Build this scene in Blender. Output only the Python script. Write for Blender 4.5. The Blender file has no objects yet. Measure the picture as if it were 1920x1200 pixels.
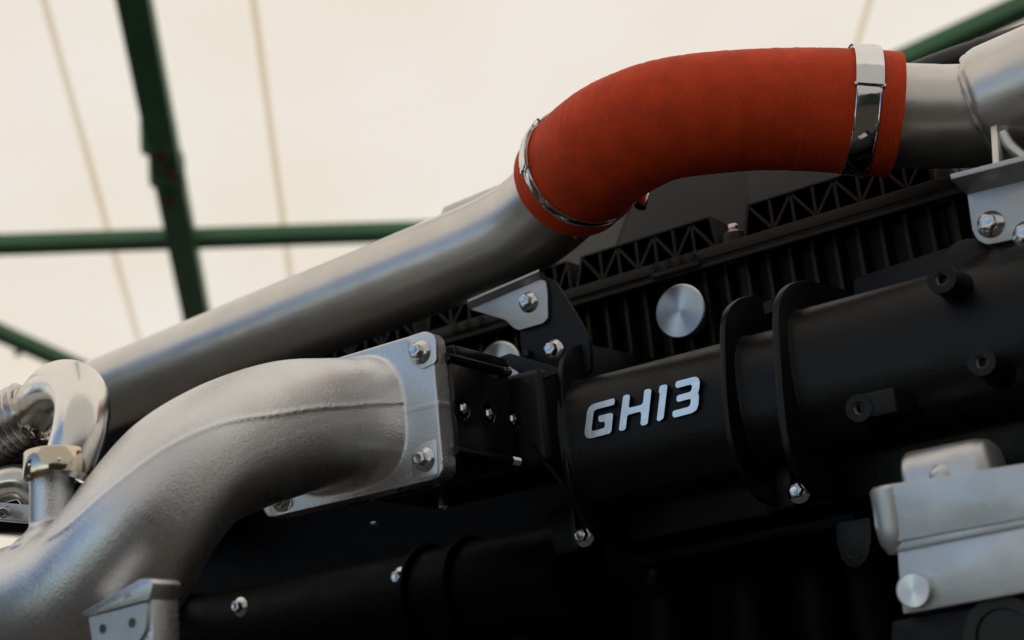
import bpy, bmesh, math, random
from mathutils import Vector, Matrix
random.seed(7)
R_ = math.radians
scene = bpy.context.scene
COL = scene.collection

# ------------------------------------------------------------------ camera
FPX = 2800.0                                   # focal length in photo pixels (1920 wide)
yaw, pit, rol = R_(33.5), R_(16.5), R_(-5.8)
F = Vector((-math.sin(yaw)*math.cos(pit), math.cos(yaw)*math.cos(pit), math.sin(pit)))
_R = Vector((math.cos(yaw), math.sin(yaw), 0)); _U = _R.cross(F)
RT = _R*math.cos(rol) + _U*math.sin(rol)
UP = -_R*math.sin(rol) + _U*math.cos(rol)
C = Vector((0.779, -1.061, 1.5))
cam = bpy.data.cameras.new('camera'); camo = bpy.data.objects.new('camera', cam); COL.objects.link(camo)
cam.sensor_width = 36.0; cam.lens = 36.0*FPX/1920.0
cam.clip_start = 0.05; cam.clip_end = 400
cam.dof.use_dof = True; cam.dof.focus_distance = 1.40; cam.dof.aperture_fstop = 3.9
cam.dof.aperture_blades = 8
m = Matrix((RT, UP, -F)).transposed().to_4x4(); m.translation = C
camo.matrix_world = m
scene.camera = camo

# ------------------------------------------------------------------ light
SUN_EL, SUN_AZ = 50.0, 125.0                   # elevation, compass-like azimuth in the XY plane (deg, from +X ccw)
world = bpy.data.worlds.new('World'); scene.world = world; world.use_nodes = True
wn = world.node_tree.nodes; wl = world.node_tree.links
bg = wn['Background']; sky = wn.new('ShaderNodeTexSky'); sky.sky_type = 'NISHITA'; sky.sun_disc = False
sky.sun_elevation = R_(SUN_EL); sky.sun_rotation = R_(90-SUN_AZ)
sky.air_density = 1.0; sky.dust_density = 0.2; sky.ozone_density = 2.6
wl.new(sky.outputs[0], bg.inputs[0]); bg.inputs[1].default_value = 0.15
sl = bpy.data.lights.new('sun', 'SUN'); sl.energy = 5.0; sl.angle = R_(0.5); sl.color = (1.0, 0.94, 0.84)
so = bpy.data.objects.new('sun', sl); COL.objects.link(so)
sd = Vector((math.cos(R_(SUN_EL))*math.cos(R_(SUN_AZ)), math.cos(R_(SUN_EL))*math.sin(R_(SUN_AZ)), math.sin(R_(SUN_EL))))
so.rotation_euler = sd.to_track_quat('Z', 'Y').to_euler()
vs = scene.view_settings
vs.view_transform = 'Standard'; vs.look = 'None'; vs.gamma = 1.0; vs.use_curve_mapping = False
vs.exposure = 0.02
scene.cycles.use_denoising = True
scene.cycles.max_bounces = 10; scene.cycles.diffuse_bounces = 4; scene.cycles.glossy_bounces = 5
scene.cycles.transmission_bounces = 4
scene.cycles.sample_clamp_indirect = 8.0

# ------------------------------------------------------------------ measuring helpers (photo pixel -> place)
def ray(x, y): return F + RT*((x-960)/FPX) + UP*((600-y)/FPX)
def atY(x, y, Y): r = ray(x, y); return C + r*((Y-C.y)/r.y)
def atX(x, y, X): r = ray(x, y); return C + r*((X-C.x)/r.x)
def atD(x, y, d): return C + ray(x, y)*d
def pxlen(n, d): return n*d/FPX

# ------------------------------------------------------------------ materials
MATS = {}
def nd(nt, t, **kw):
    n = nt.nodes.new(t)
    for k, v in kw.items(): setattr(n, k, v)
    return n
def mat(name, col, rough=0.5, metal=0.0, bump=None, var=None, rvar=None, coat=0.0, coat_r=0.1, aniso=0.0, spec=0.5, wave=None, speck=None, stretch=None, bump2=None):
    """procedural principled material. bump/bump2=(scale,dist), var=(scale,amount), rvar=(scale,amount), speck=(scale,threshold,color)"""
    if name in MATS: return MATS[name]
    mt = bpy.data.materials.new(name); mt.use_nodes = True; nt = mt.node_tree; L = nt.links
    b = nt.nodes['Principled BSDF']
    b.inputs['Base Color'].default_value = (*col, 1); b.inputs['Roughness'].default_value = rough
    b.inputs['Metallic'].default_value = metal; b.inputs['Specular IOR Level'].default_value = spec
    b.inputs['Coat Weight'].default_value = coat; b.inputs['Coat Roughness'].default_value = coat_r
    tc = nd(nt, 'ShaderNodeTexCoord'); co = tc.outputs['Object']
    if stretch:
        mp = nd(nt, 'ShaderNodeMapping'); mp.inputs['Scale'].default_value = stretch; L.new(co, mp.inputs[0]); co = mp.outputs[0]
    csock = None
    if var:
        n = nd(nt, 'ShaderNodeTexNoise'); n.inputs['Scale'].default_value = var[0]; n.inputs['Detail'].default_value = 5; L.new(co, n.inputs['Vector'])
        mr = nd(nt, 'ShaderNodeMapRange'); mr.inputs[1].default_value = 0.3; mr.inputs[2].default_value = 0.7
        mr.inputs[3].default_value = 1-var[1]; mr.inputs[4].default_value = 1+var[1]; L.new(n.outputs[0], mr.inputs[0])
        mx = nd(nt, 'ShaderNodeMix', data_type='RGBA', blend_type='MULTIPLY'); mx.inputs[0].default_value = 1
        mx.inputs[6].default_value = (*col, 1); L.new(mr.outputs[0], mx.inputs[7]); csock = mx.outputs[2]
    if speck:
        n = nd(nt, 'ShaderNodeTexNoise'); n.inputs['Scale'].default_value = speck[0]; n.inputs['Detail'].default_value = 1; L.new(tc.outputs['Object'], n.inputs['Vector'])
        mr = nd(nt, 'ShaderNodeMapRange'); mr.inputs[1].default_value = speck[1]; mr.inputs[2].default_value = speck[1]+0.03; L.new(n.outputs[0], mr.inputs[0])
        mx = nd(nt, 'ShaderNodeMix', data_type='RGBA'); L.new(mr.outputs[0], mx.inputs[0])
        if csock: L.new(csock, mx.inputs[6])
        else: mx.inputs[6].default_value = (*col, 1)
        mx.inputs[7].default_value = (*speck[2], 1); csock = mx.outputs[2]
    if csock: L.new(csock, b.inputs['Base Color'])
    if rvar:
        n = nd(nt, 'ShaderNodeTexNoise'); n.inputs['Scale'].default_value = rvar[0]; n.inputs['Detail'].default_value = 4; L.new(co, n.inputs['Vector'])
        mr = nd(nt, 'ShaderNodeMapRange'); mr.inputs[1].default_value = 0.3; mr.inputs[2].default_value = 0.7
        mr.inputs[3].default_value = max(0.02, rough-rvar[1]); mr.inputs[4].default_value = rough+rvar[1]; L.new(n.outputs[0], mr.inputs[0]); L.new(mr.outputs[0], b.inputs['Roughness'])
    last = None
    for bp in (bump, bump2):
        if not bp: continue
        n = nd(nt, 'ShaderNodeTexNoise'); n.inputs['Scale'].default_value = bp[0]; n.inputs['Detail'].default_value = 3; L.new(co, n.inputs['Vector'])
        bn = nd(nt, 'ShaderNodeBump'); bn.inputs['Strength'].default_value = 1; bn.inputs['Distance'].default_value = bp[1]; L.new(n.outputs[0], bn.inputs['Height'])
        if last: L.new(last, bn.inputs['Normal'])
        last = bn.outputs[0]
    if last: L.new(last, b.inputs['Normal'])
    if aniso:
        b.inputs['Anisotropic'].default_value = aniso
        t = nd(nt, 'ShaderNodeTangent', direction_type='RADIAL', axis='Z'); L.new(t.outputs[0], b.inputs['Tangent'])
    MATS[name] = mt; return mt

M_cast  = mat('cast_silver_paint', (0.66, 0.665, 0.675), 0.29, 0.92, bump=(720, 0.00042), var=(18, 0.05), rvar=(40, 0.04))
M_castm = mat('machined_cast_face', (0.66, 0.665, 0.675), 0.30, 0.92, bump=(900, 0.0003), var=(60, 0.06))
M_pipe  = mat('silver_pipe_paint', (0.62, 0.595, 0.565), 0.34, 0.85, bump=(45, 0.0004), bump2=(900, 0.00012), var=(25, 0.06), rvar=(18, 0.05), coat=0.6, coat_r=0.05)
M_brk   = mat('grey_bracket_paint', (0.46, 0.455, 0.45), 0.38, 0.75, bump=(800, 0.0002), var=(40, 0.05))
M_hose  = mat('red_silicone', (0.64, 0.060, 0.016), 0.60, 0.0, bump=(420, 0.0005), bump2=(60, 0.0006), var=(40, 0.14), speck=(700, 0.735, (0.55, 0.30, 0.2)), spec=0.12)
M_chrome = mat('polished_steel', (0.72, 0.72, 0.72), 0.09, 1.0, bump=(35, 0.0006), rvar=(80, 0.04))
M_poli  = mat('polished_stainless_pipe', (0.80, 0.775, 0.73), 0.23, 1.0, bump=(40, 0.0004), rvar=(60, 0.04))
M_bell  = mat('stainless_bellows', (0.66, 0.64, 0.61), 0.24, 1.0, rvar=(90, 0.08), var=(60, .15))
M_zinc  = mat('zinc_plated_bolt', (0.62, 0.62, 0.63), 0.20, 1.0, rvar=(150, 0.05), var=(250, 0.05))
M_brass = mat('bronze_band_clamp', (0.66, 0.58, 0.46), 0.12, 1.0, bump=(60, 0.0003), rvar=(70, 0.05))
M_black = mat('satin_black_paint', (0.0042, 0.0042, 0.0048), 0.38, 0.0, bump=(380, 0.0003), var=(18, 0.35), rvar=(40, 0.06), spec=0.24)
M_gloss = mat('gloss_black_anodised', (0.006, 0.006, 0.007), 0.22, 0.0, bump=(200, 0.0001), rvar=(60, 0.05), spec=0.4)
M_plast = mat('black_plastic', (0.011, 0.0105, 0.0105), 0.55, 0.0, bump=(1200, 0.0002), var=(60, 0.15), spec=0.35)
M_panel = mat('dark_grey_moulded_cover', (0.045, 0.041, 0.037), 0.62, 0.0, bump=(1500, 0.0002), var=(25, 0.08), spec=0.35)
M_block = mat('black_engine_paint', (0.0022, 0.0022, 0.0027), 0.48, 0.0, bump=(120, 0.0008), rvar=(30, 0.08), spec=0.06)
M_disc  = mat('turned_aluminium', (0.80, 0.80, 0.80), 0.36, 1.0, aniso=0.95)
M_alu   = mat('cast_aluminium', (0.58, 0.585, 0.595), 0.40, 0.9, bump=(900, 0.0002), var=(22, 0.08), rvar=(35, 0.08), bump2=(30, 0.0008))
M_face  = mat('brushed_badge_face', (0.82, 0.80, 0.78), 0.30, 1.0, bump=(90, 0.0003), rvar=(120, 0.04), var=(70, 0.04))
M_dark  = mat('dark_hole', (0.02, 0.017, 0.015), 0.35, 0.6)
M_thread = mat('threaded_steel', (0.16, 0.14, 0.12), 0.35, 1.0)
M_rubber = mat('black_rubber_pipe', (0.020, 0.019, 0.019), 0.40, 0.0, bump=(400, 0.0002), spec=0.5)
M_green = mat('green_steel_paint', (0.024, 0.125, 0.050), 0.5, 0.0, var=(3, 0.15))
M_rust  = mat('rusty_bolt', (0.08, 0.02, 0.012), 0.7, 0.0)
M_ground = mat('dark_floor', (0.070, 0.059, 0.049), 0.9, 0.0, var=(2, 0.2))
M_blocker  = mat('dark_light_blocker', (0.02, 0.03, 0.024), 0.7)  # for the added out-of-view panels that block light
M_seam  = mat('fabric_seam', (0.62, 0.56, 0.45), 0.8)

def fabric(name, col, tr):
    mt = bpy.data.materials.new(name); mt.use_nodes = True; nt = mt.node_tree; L = nt.links
    nt.nodes.remove(nt.nodes['Principled BSDF']); out = nt.nodes['Material Output']
    tc = nd(nt, 'ShaderNodeTexCoord'); n = nd(nt, 'ShaderNodeTexNoise'); n.inputs['Scale'].default_value = 0.9; n.inputs['Detail'].default_value = 4
    L.new(tc.outputs['Object'], n.inputs['Vector'])
    cr = nd(nt, 'ShaderNodeValToRGB'); cr.color_ramp.elements[0].position = 0.35; cr.color_ramp.elements[1].position = 0.62
    cr.color_ramp.elements[0].color = (col[0]*0.965, col[1]*0.945, col[2]*0.875, 1); cr.color_ramp.elements[1].color = (*col, 1)
    L.new(n.outputs[0], cr.inputs[0])
    d = nd(nt, 'ShaderNodeBsdfDiffuse'); t = nd(nt, 'ShaderNodeBsdfTranslucent'); mx = nd(nt, 'ShaderNodeMixShader'); mx.inputs[0].default_value = tr
    L.new(cr.outputs[0], d.inputs[0]); L.new(cr.outputs[0], t.inputs[0]); L.new(d.outputs[0], mx.inputs[1]); L.new(t.outputs[0], mx.inputs[2]); L.new(mx.outputs[0], out.inputs[0])
    return mt
M_fabric = fabric('tent_fabric', (0.92, 0.842, 0.738), 0.5)
M_seamf = fabric('tent_fabric_seam', (0.89, 0.825, 0.735), 0.80)

# ------------------------------------------------------------------ object helpers
WM = {}
def thing(name, loc, label, cat, group=None):
    o = bpy.data.objects.new(name, None); COL.objects.link(o); o.location = loc; o.empty_display_size = 0.02
    WM[o] = Matrix.Translation(Vector(loc)); tag(o, label, cat, group); return o
def tag(o, label=None, cat=None, group=None, kind=None):
    if label: o['label'] = label
    if cat: o['category'] = cat
    if group: o['group'] = group
    if kind: o['kind'] = kind
    return o
def link(o, parent=None, M=None):
    COL.objects.link(o); M = M or Matrix.Identity(4)
    if parent is not None:
        o.parent = parent; o.matrix_parent_inverse = WM[parent].inverted()
    o.matrix_basis = M; WM[o] = M; return o
def obj(name, vf, mt, parent=None, M=None, smooth=35, bevel=0.0, bseg=2):
    me = bpy.data.meshes.new(name)
    if isinstance(vf, bmesh.types.BMesh): vf.to_mesh(me); vf.free()
    else: me.from_pydata([tuple(v) for v in vf[0]], [], vf[1])
    bm = bmesh.new(); bm.from_mesh(me)
    bmesh.ops.remove_doubles(bm, verts=bm.verts, dist=1e-6)
    bmesh.ops.recalc_face_normals(bm, faces=bm.faces)
    if bevel:
        es = [e for e in bm.edges if len(e.link_faces) == 2 and e.calc_face_angle(0) > R_(28)]
        bmesh.ops.bevel(bm, geom=es, offset=bevel, segments=bseg, profile=0.5, affect='EDGES', clamp_overlap=True)
    bm.to_mesh(me); bm.free()
    if smooth is not None: me.shade_smooth(); me.set_sharp_from_angle(angle=R_(smooth))
    me.materials.append(mt)
    return link(bpy.data.objects.new(name, me), parent, M)
def join(*vfs):
    V, Fc = [], []
    for v, f in vfs:
        k = len(V); V += [Vector(p) for p in v]; Fc += [[i+k for i in q] for q in f]
    return V, Fc
def spline(pts, n, closed=False):
    """Catmull-Rom through tuples of any length"""
    out = []; N = len(pts)
    for i in range(N-1):
        p0 = pts[max(i-1, 0)]; p1 = pts[i]; p2 = pts[i+1]; p3 = pts[min(i+2, N-1)]
        for k in range(n):
            t = k/n; out.append(tuple(0.5*((2*b)+(-a+c)*t+(2*a-5*b+4*c-d)*t*t+(-a+3*b-3*c+d)*t**3) for a, b, c, d in zip(p0, p1, p2, p3)))
    out.append(tuple(pts[-1])); return out
def tube(path, radii, seg=32, caps=True, up=None, section=None):
    """sweep along points; radii scalar / list; section(i,t)->list of 2D points instead of a circle"""
    P = [Vector(p[:3]) for p in path]; n = len(P)
    if not isinstance(radii, (list, tuple)): radii = [radii]*n
    T = [(P[min(i+1, n-1)]-P[max(i-1, 0)]).normalized() for i in range(n)]
    u = (up or Vector((0, 0, 1))); u = (u-T[0]*u.dot(T[0])).normalized(); V, Fc = [], []
    for i in range(n):
        if i: u = T[i-1].rotation_difference(T[i]) @ u
        if up is not None: u = up
        u = (u-T[i]*u.dot(T[i])).normalized(); w = T[i].cross(u)
        if section: sec = section(i, i/(n-1))
        else: sec = [(radii[i]*math.cos(2*math.pi*k/seg), radii[i]*math.sin(2*math.pi*k/seg)) for k in range(seg)]
        s = len(sec); V += [P[i]+u*a+w*b for a, b in sec]
    for i in range(n-1):
        for k in range(s): Fc.append([i*s+k, i*s+(k+1) % s, (i+1)*s+(k+1) % s, (i+1)*s+k])
    if caps: Fc.append(list(range(s))[::-1]); Fc.append([(n-1)*s+k for k in range(s)])
    return V, Fc
def frame(o, z, x=None):
    z = Vector(z).normalized(); x = Vector(x) if x else (Vector((0, 0, 1)) if abs(z.z) < 0.9 else Vector((1, 0, 0)))
    x = (x-z*x.dot(z)).normalized(); y = z.cross(x); M = Matrix((x, y, z)).transposed().to_4x4(); M.translation = Vector(o); return M
def lathe(prof, seg=40, M=None):
    V, Fc = [], []; n = len(prof)
    for r, z in prof:
        for k in range(seg):
            a = 2*math.pi*k/seg; V.append(Vector((r*math.cos(a), r*math.sin(a), z)))
    for i in range(n-1):
        for k in range(seg): Fc.append([i*seg+k, i*seg+(k+1) % seg, (i+1)*seg+(k+1) % seg, (i+1)*seg+k])
    if prof[0][0] > 1e-6: Fc.append(list(range(seg))[::-1])
    if prof[-1][0] > 1e-6: Fc.append([(n-1)*seg+k for k in range(seg)])
    if M: V = [M @ v for v in V]
    return V, Fc
def box(a, b):
    x0, y0, z0 = a; x1, y1, z1 = b
    V = [Vector(p) for p in ((x0,y0,z0),(x1,y0,z0),(x1,y1,z0),(x0,y1,z0),(x0,y0,z1),(x1,y0,z1),(x1,y1,z1),(x0,y1,z1))]
    return V, [[0,3,2,1],[4,5,6,7],[0,1,5,4],[1,2,6,5],[2,3,7,6],[3,0,4,7]]
def bar(p, q, w, h, up=(0, 0, 1)):
    p, q = Vector(p), Vector(q); t = (q-p).normalized(); u = Vector(up); u = (u-t*u.dot(t)).normalized(); s = t.cross(u)
    V = [c+s*(a*w/2)+u*(b*h/2) for c in (p, q) for a, b in ((-1,-1),(1,-1),(1,1),(-1,1))]
    return V, [[3,2,1,0],[4,5,6,7],[0,1,5,4],[1,2,6,5],[2,3,7,6],[3,0,4,7]]
def prism(P, d):
    P = [Vector(p) for p in P]; d = Vector(d); n = len(P)
    return P+[p+d for p in P], [list(range(n))[::-1], [n+k for k in range(n)]] + [[k, (k+1) % n, n+(k+1) % n, n+k] for k in range(n)]
def rounded(pts, r, seg=4):
    """round the corners of a 2D polygon"""
    out = []; n = len(pts)
    for i in range(n):
        a, b, c = (Vector(pts[j % n]) for j in (i-1, i, i+1))
        rr = min(r, (a-b).length*0.45, (c-b).length*0.45)
        p = b+(a-b).normalized()*rr; q = b+(c-b).normalized()*rr
        for k in range(seg+1):
            t = k/seg; out.append(tuple(p*(1-t)**2+b*2*t*(1-t)+q*t*t))
    return out
def polyY(px, Y, depth, r=0, seg=4):
    if r: px = rounded(px, r, seg)
    return prism([atY(x, y, Y) for x, y in px], (0, depth, 0))
def polyX(px, X, depth, r=0, seg=4):
    if r: px = rounded(px, r, seg)
    return prism([atX(x, y, X) for x, y in px], (depth, 0, 0))
def superell(a, b, n, seg, cx=0, cy=0):
    out = []
    for k in range(seg):
        t = 2*math.pi*k/seg; c, s = math.cos(t), math.sin(t)
        out.append((cx+a*math.copysign(abs(c)**(2/n), c), cy+b*math.copysign(abs(s)**(2/n), s)))
    return out
def bake(name, vf, mt, parent, voxel, iters, factor=0.5):
    """fuse overlapping volumes into one cast surface"""
    o = obj('tmp', vf, mt); md = o.modifiers.new('r', 'REMESH'); md.mode = 'VOXEL'; md.voxel_size = voxel; md.use_smooth_shade = True
    ms = o.modifiers.new('s', 'SMOOTH'); ms.iterations = iters; ms.factor = factor
    bpy.context.view_layer.update(); dg = bpy.context.evaluated_depsgraph_get()
    me = bpy.data.meshes.new_from_object(o.evaluated_get(dg)); old = o.data
    bpy.data.objects.remove(o); bpy.data.meshes.remove(old); me.name = name; me.materials.clear(); me.materials.append(mt); me.shade_smooth()
    return link(bpy.data.objects.new(name, me), parent)
NEG_Y = Vector((0, -1, 0))

_bolt = {}
def bolt(parent, p, axis=(0, -1, 0), s=1.0, rot=0.2, mt=None, washer=True):
    """flanged hex bolt; part 'bolt' is the hex head, sub-part 'washer_flange' its skirt"""
    mt = mt or M_zinc; key = (mt.name,)
    if key not in _bolt:
        hr = 0.0072; rings = [(hr, 0.002), (hr, 0.0098), (hr*0.93, 0.0108)]; V, Fc = [], []
        for r, z in rings: V += [Vector((r*math.cos(k*math.pi/3), r*math.sin(k*math.pi/3), z)) for k in range(6)]
        for i in range(2):
            for k in range(6): Fc.append([i*6+k, i*6+(k+1) % 6, i*6+6+(k+1) % 6, i*6+6+k])
        Fc.append([12+k for k in range(6)]); Fc.append(list(range(6))[::-1])
        dome = lathe([(0.0057, 0.0106), (0.0054, 0.0113), (0.0040, 0.0115), (0.0036, 0.01125), (0.0, 0.01125)], 24)
        h = obj('head', join((V, Fc), dome), mt, bevel=0.0004); me_h = h.data; bpy.data.objects.remove(h)
        w = obj('w', lathe([(0.0113, 0.0), (0.0115, 0.0012), (0.0108, 0.0018), (0.0070, 0.0040), (0.0065, 0.0042)], 40), mt); me_w = w.data; bpy.data.objects.remove(w)
        _bolt[key] = (me_h, me_w)
    M = frame(p, axis) @ Matrix.Rotation(rot, 4, 'Z') @ Matrix.Scale(s, 4)
    o = link(bpy.data.objects.new('bolt', _bolt[key][0]), parent, M)
    if washer: link(bpy.data.objects.new('washer_flange', _bolt[key][1]), o, M)
    return o

# ------------------------------------------------------------------ ground and tent
gv = [(-40, -40, 0), (40, -40, 0), (40, 40, 0), (-40, 40, 0)]
tag(obj('ground', (gv, [[0, 1, 2, 3]]), M_ground, smooth=None), kind='structure', label='dark floor under the tent')
H = Vector((-0.634, 0.773, 0)).normalized(); E_ = Vector((H.y, -H.x, 0))
SL = math.tan(R_(20)); p0 = atD(330, 400, 6.0); h0 = (p0-C).dot(H)
HB = -8.5                                      # rear eave, behind the camera; open below it except at the added blocker
def roofz(h): return p0.z-SL*(h-h0) if h >= -1 else roofz(-1)-SL*(-1-h)
def roofp(e, h, dz=0.0): q = C+E_*e+H*h; return Vector((q.x, q.y, roofz(h)+dz))
tent = thing('tent', roofp(-0.7, 9.0, 0)*1.0, 'cream fabric tent with a green steel frame overhead behind the engine', 'tent')
es = [-6, -4, -1.0, 1.93, 5, 8, 13]
for a, b in zip(es[:-1], es[1:]):
    for h1, h2 in ((-1, 9.0), (HB, -1)):
        V, Fc = [], []; ne, nh = 8, 14
        for i in range(ne+1):
            for j in range(nh+1):
                e = a+(b-a)*i/ne; h = h1+(h2-h1)*j/nh
                sag = -0.05*math.sin(math.pi*i/ne)*math.sin(math.pi*j/nh)
                V.append(roofp(e, h, sag))
        for i in range(ne):
            for j in range(nh): k = i*(nh+1)+j; Fc.append([k, k+1, k+nh+2, k+nh+1])
        obj('roof_panel', (V, Fc), M_fabric, tent)
for e in (13.0,):
    obj('gable_panel', ([roofp(e, 9, 0), roofp(e, -1, 0), roofp(e, HB, 0), roofp(e, HB, -0.9), roofp(e, 9, -0.3)], [[0, 1, 2, 3, 4]]), M_fabric, tent)
wl_ = [C-E_*6.3+H*hh for hh in (9.0, 0.7)]
obj('light_blocker', prism([(wl_[0].x, wl_[0].y, 0.02), (wl_[1].x, wl_[1].y, 0.02), (wl_[1].x, wl_[1].y, 4.4), (wl_[0].x, wl_[0].y, 2.55)], -E_*0.02), M_blocker, tent)  # added unseen panel on the left, darkens reflections in the elbow
wl_ = [C+E_*ee+H*HB for ee in (-3.0, 13.0)]
obj('light_blocker', prism([(wl_[0].x, wl_[0].y, 0.02), (wl_[1].x, wl_[1].y, 0.02), (wl_[1].x, wl_[1].y, roofz(HB)-0.02), (wl_[0].x, wl_[0].y, roofz(HB)-0.02)], -H*0.02), M_blocker, tent)  # added unseen panel behind the camera, blocks the low bright sky strip
for e in (-4.0, -1.0, -0.30, 1.93, 2.63, 5.0):
    V = []
    for j in range(15):
        h = 2.0+7.0*j/14*0.99
        for s in (-1, 1): V.append(roofp(e+s*0.013, h, -0.012-(0.05*math.sin(math.pi*(e+1)/2.93)*math.sin(math.pi*(h+1)/10) if -1 < e < 1.9 else 0)))
    obj('seam_strip', (V, [[2*j, 2*j+1, 2*j+3, 2*j+2] for j in range(14)]), M_seamf, tent)
def roofpx(x, y, dz=-0.15):
    q0 = p0+Vector((0, 0, dz)); n = E_.cross(H*math.cos(R_(20))-Vector((0, 0, math.sin(R_(20))))); r = ray(x, y)
    return C+r*(n.dot(q0-C)/n.dot(r))
rn = Vector((H.x*math.sin(R_(20)), H.y*math.sin(R_(20)), math.cos(R_(20))))
def beam(name, a, b, w, h, ext0=0.0, ext1=0.0):
    a, b = Vector(a), Vector(b); t = (b-a).normalized(); return obj(name, bar(a-t*ext0, b+t*ext1, w, h, rn), M_green, tent, bevel=0.006)
r1 = beam('rafter', roofpx(252, 0), roofpx(363, 560), 0.108, 0.11, 3.2, 2.2)
for x, y, w in ((298, 257, 0.17), (313, 318, 0.17)):
    q = roofpx(x, y); obj('joint_plate', bar(q-H*0.03+rn*0.0, q+H*0.03, 0.128, 0.118, rn), M_green, r1, bevel=0.004)
for x, y in ((302, 268), (318, 352), (322, 300)):
    q = roofpx(x, y)-rn*0.06; obj('bolt', lathe([(0.022, 0), (0.022, 0.02), (0, 0.022)], 12, frame(q, -rn)), M_rust, r1)
beam('purlin', roofpx(0, 459, -0.13), roofpx(770, 434, -0.13), 0.065, 0.065, 6, 6)
beam('brace', roofpx(0, 624), roofpx(180, 704), 0.06, 0.06, 2.5, 3)
beam('brace', roofpx(1700, 112), roofpx(1920, 12), 0.075, 0.075, 2.0, 3)
q = roofpx(30, 665); obj('stay_rod', bar(q, roofpx(60, 640), 0.02, 0.02, rn), M_green, tent)

# ------------------------------------------------------------------ engine block (dark, low behind everything)
blk = thing('engine_block', (0, 0.4, 0.9), 'black painted engine block in shadow below the intake manifold', 'engine')
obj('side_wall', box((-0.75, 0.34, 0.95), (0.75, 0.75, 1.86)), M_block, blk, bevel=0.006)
# ledge with the faint bright edge
obj('deck_ledge', polyY([(1190, 1064), (1230, 1055), (1330, 1035), (1420, 1012), (1480, 1004), (1565, 989), (1600, 975), (1600, 960), (1180, 1045)], 0.235, 0.12, 0), M_block, blk, bevel=0.0008)
def tab(parent, px, Y, t, mt, hole=None, hr=11):
    vf = polyY(px, Y, t, 8); o = obj('tab', vf, mt, parent, bevel=0.001)
    if hole:
        c = atY(hole[0], hole[1], Y); d = (c-C).dot(F)
        obj('hole', lathe([(pxlen(hr, d)*1.12, -0.0004), (pxlen(hr, d)*1.12, 0.0006), (pxlen(hr, d), 0.0006), (pxlen(hr, d), -0.006), (0, -0.006)], 24, frame(c, NEG_Y)), M_dark, o)
    return o
tab(blk, [(1566, 980), (1632, 968), (1634, 1010), (1628, 1045), (1612, 1065), (1595, 1066), (1578, 1052), (1568, 1020)], 0.225, 0.012, M_black, (1600, 1033), 12)
# cast ribs / runners on the lower block that catch a little sky light
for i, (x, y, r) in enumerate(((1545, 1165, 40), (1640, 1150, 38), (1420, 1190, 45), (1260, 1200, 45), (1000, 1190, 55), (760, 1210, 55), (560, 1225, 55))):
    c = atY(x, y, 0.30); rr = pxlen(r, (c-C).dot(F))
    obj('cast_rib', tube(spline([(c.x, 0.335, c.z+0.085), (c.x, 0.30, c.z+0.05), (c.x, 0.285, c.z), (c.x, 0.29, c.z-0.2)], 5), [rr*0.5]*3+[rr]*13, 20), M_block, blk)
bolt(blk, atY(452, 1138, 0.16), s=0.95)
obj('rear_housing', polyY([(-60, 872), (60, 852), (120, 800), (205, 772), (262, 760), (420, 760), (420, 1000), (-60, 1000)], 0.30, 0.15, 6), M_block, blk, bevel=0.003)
obj('housing_ledge', bar(atY(196, 770, 0.29), atY(246, 766, 0.29), 0.02, 0.006), M_brk, blk)
obj('housing_stub', bar(atY(214, 766, 0.288), atY(213, 748, 0.288), 0.009, 0.009, (0, 1, 0)), M_brk, blk)

obj('bolt_pedestal', lathe([(0.016, 0), (0.013, 0.18), (0.0, 0.18)], 24, frame(atY(452, 1138, 0.34), NEG_Y)), M_block, blk)

# ------------------------------------------------------------------ valve cover with its truss edge
VY = 0.36
vc = thing('valve_cover', (0.1, VY, 1.86), 'black ribbed plastic valve cover with a truss patterned upper edge', 'engine cover')
def rail_pt(x): return atY(x, 545-(x-1060)*200/685, VY)         # the rail's lower front line in the photo
zr = 0.5*(rail_pt(1060).z+rail_pt(1745).z)
def Xat(x): return rail_pt(x).x
xL, xR = -0.72, Xat(1750)
obj('wall', box((xL, VY+0.030, 1.84), (0.62, VY+0.20, zr-0.004)), M_plast, vc)
obj('rail', box((xL, VY-0.004, zr-0.021), (0.62, VY+0.055, zr+0.001)), M_plast, vc, bevel=0.0015)
obj('rail_groove', box((xL, VY-0.0058, zr-0.0115), (0.62, VY-0.003, zr-0.0105)), M_plast, vc)
obj('rail_lip', box((xL, VY-0.008, zr-0.0225), (0.62, VY+0.02, zr-0.0185)), M_plast, vc, bevel=0.001)
# vertical wall ribs
X0, X1 = Xat(1500), Xat(1586)
per = (Xat(1640)-Xat(1470))/2.0
pitch = per/2
xx = Xat(1470)-26*pitch
k = 0
while xx < 0.6:
    obj('wall_rib', box((xx-0.0022, VY+0.004, 1.845), (xx+0.0022, VY+0.035, zr-0.0215)), M_plast, vc, bevel=0.0006)
    xx += pitch; k += 1
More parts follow.
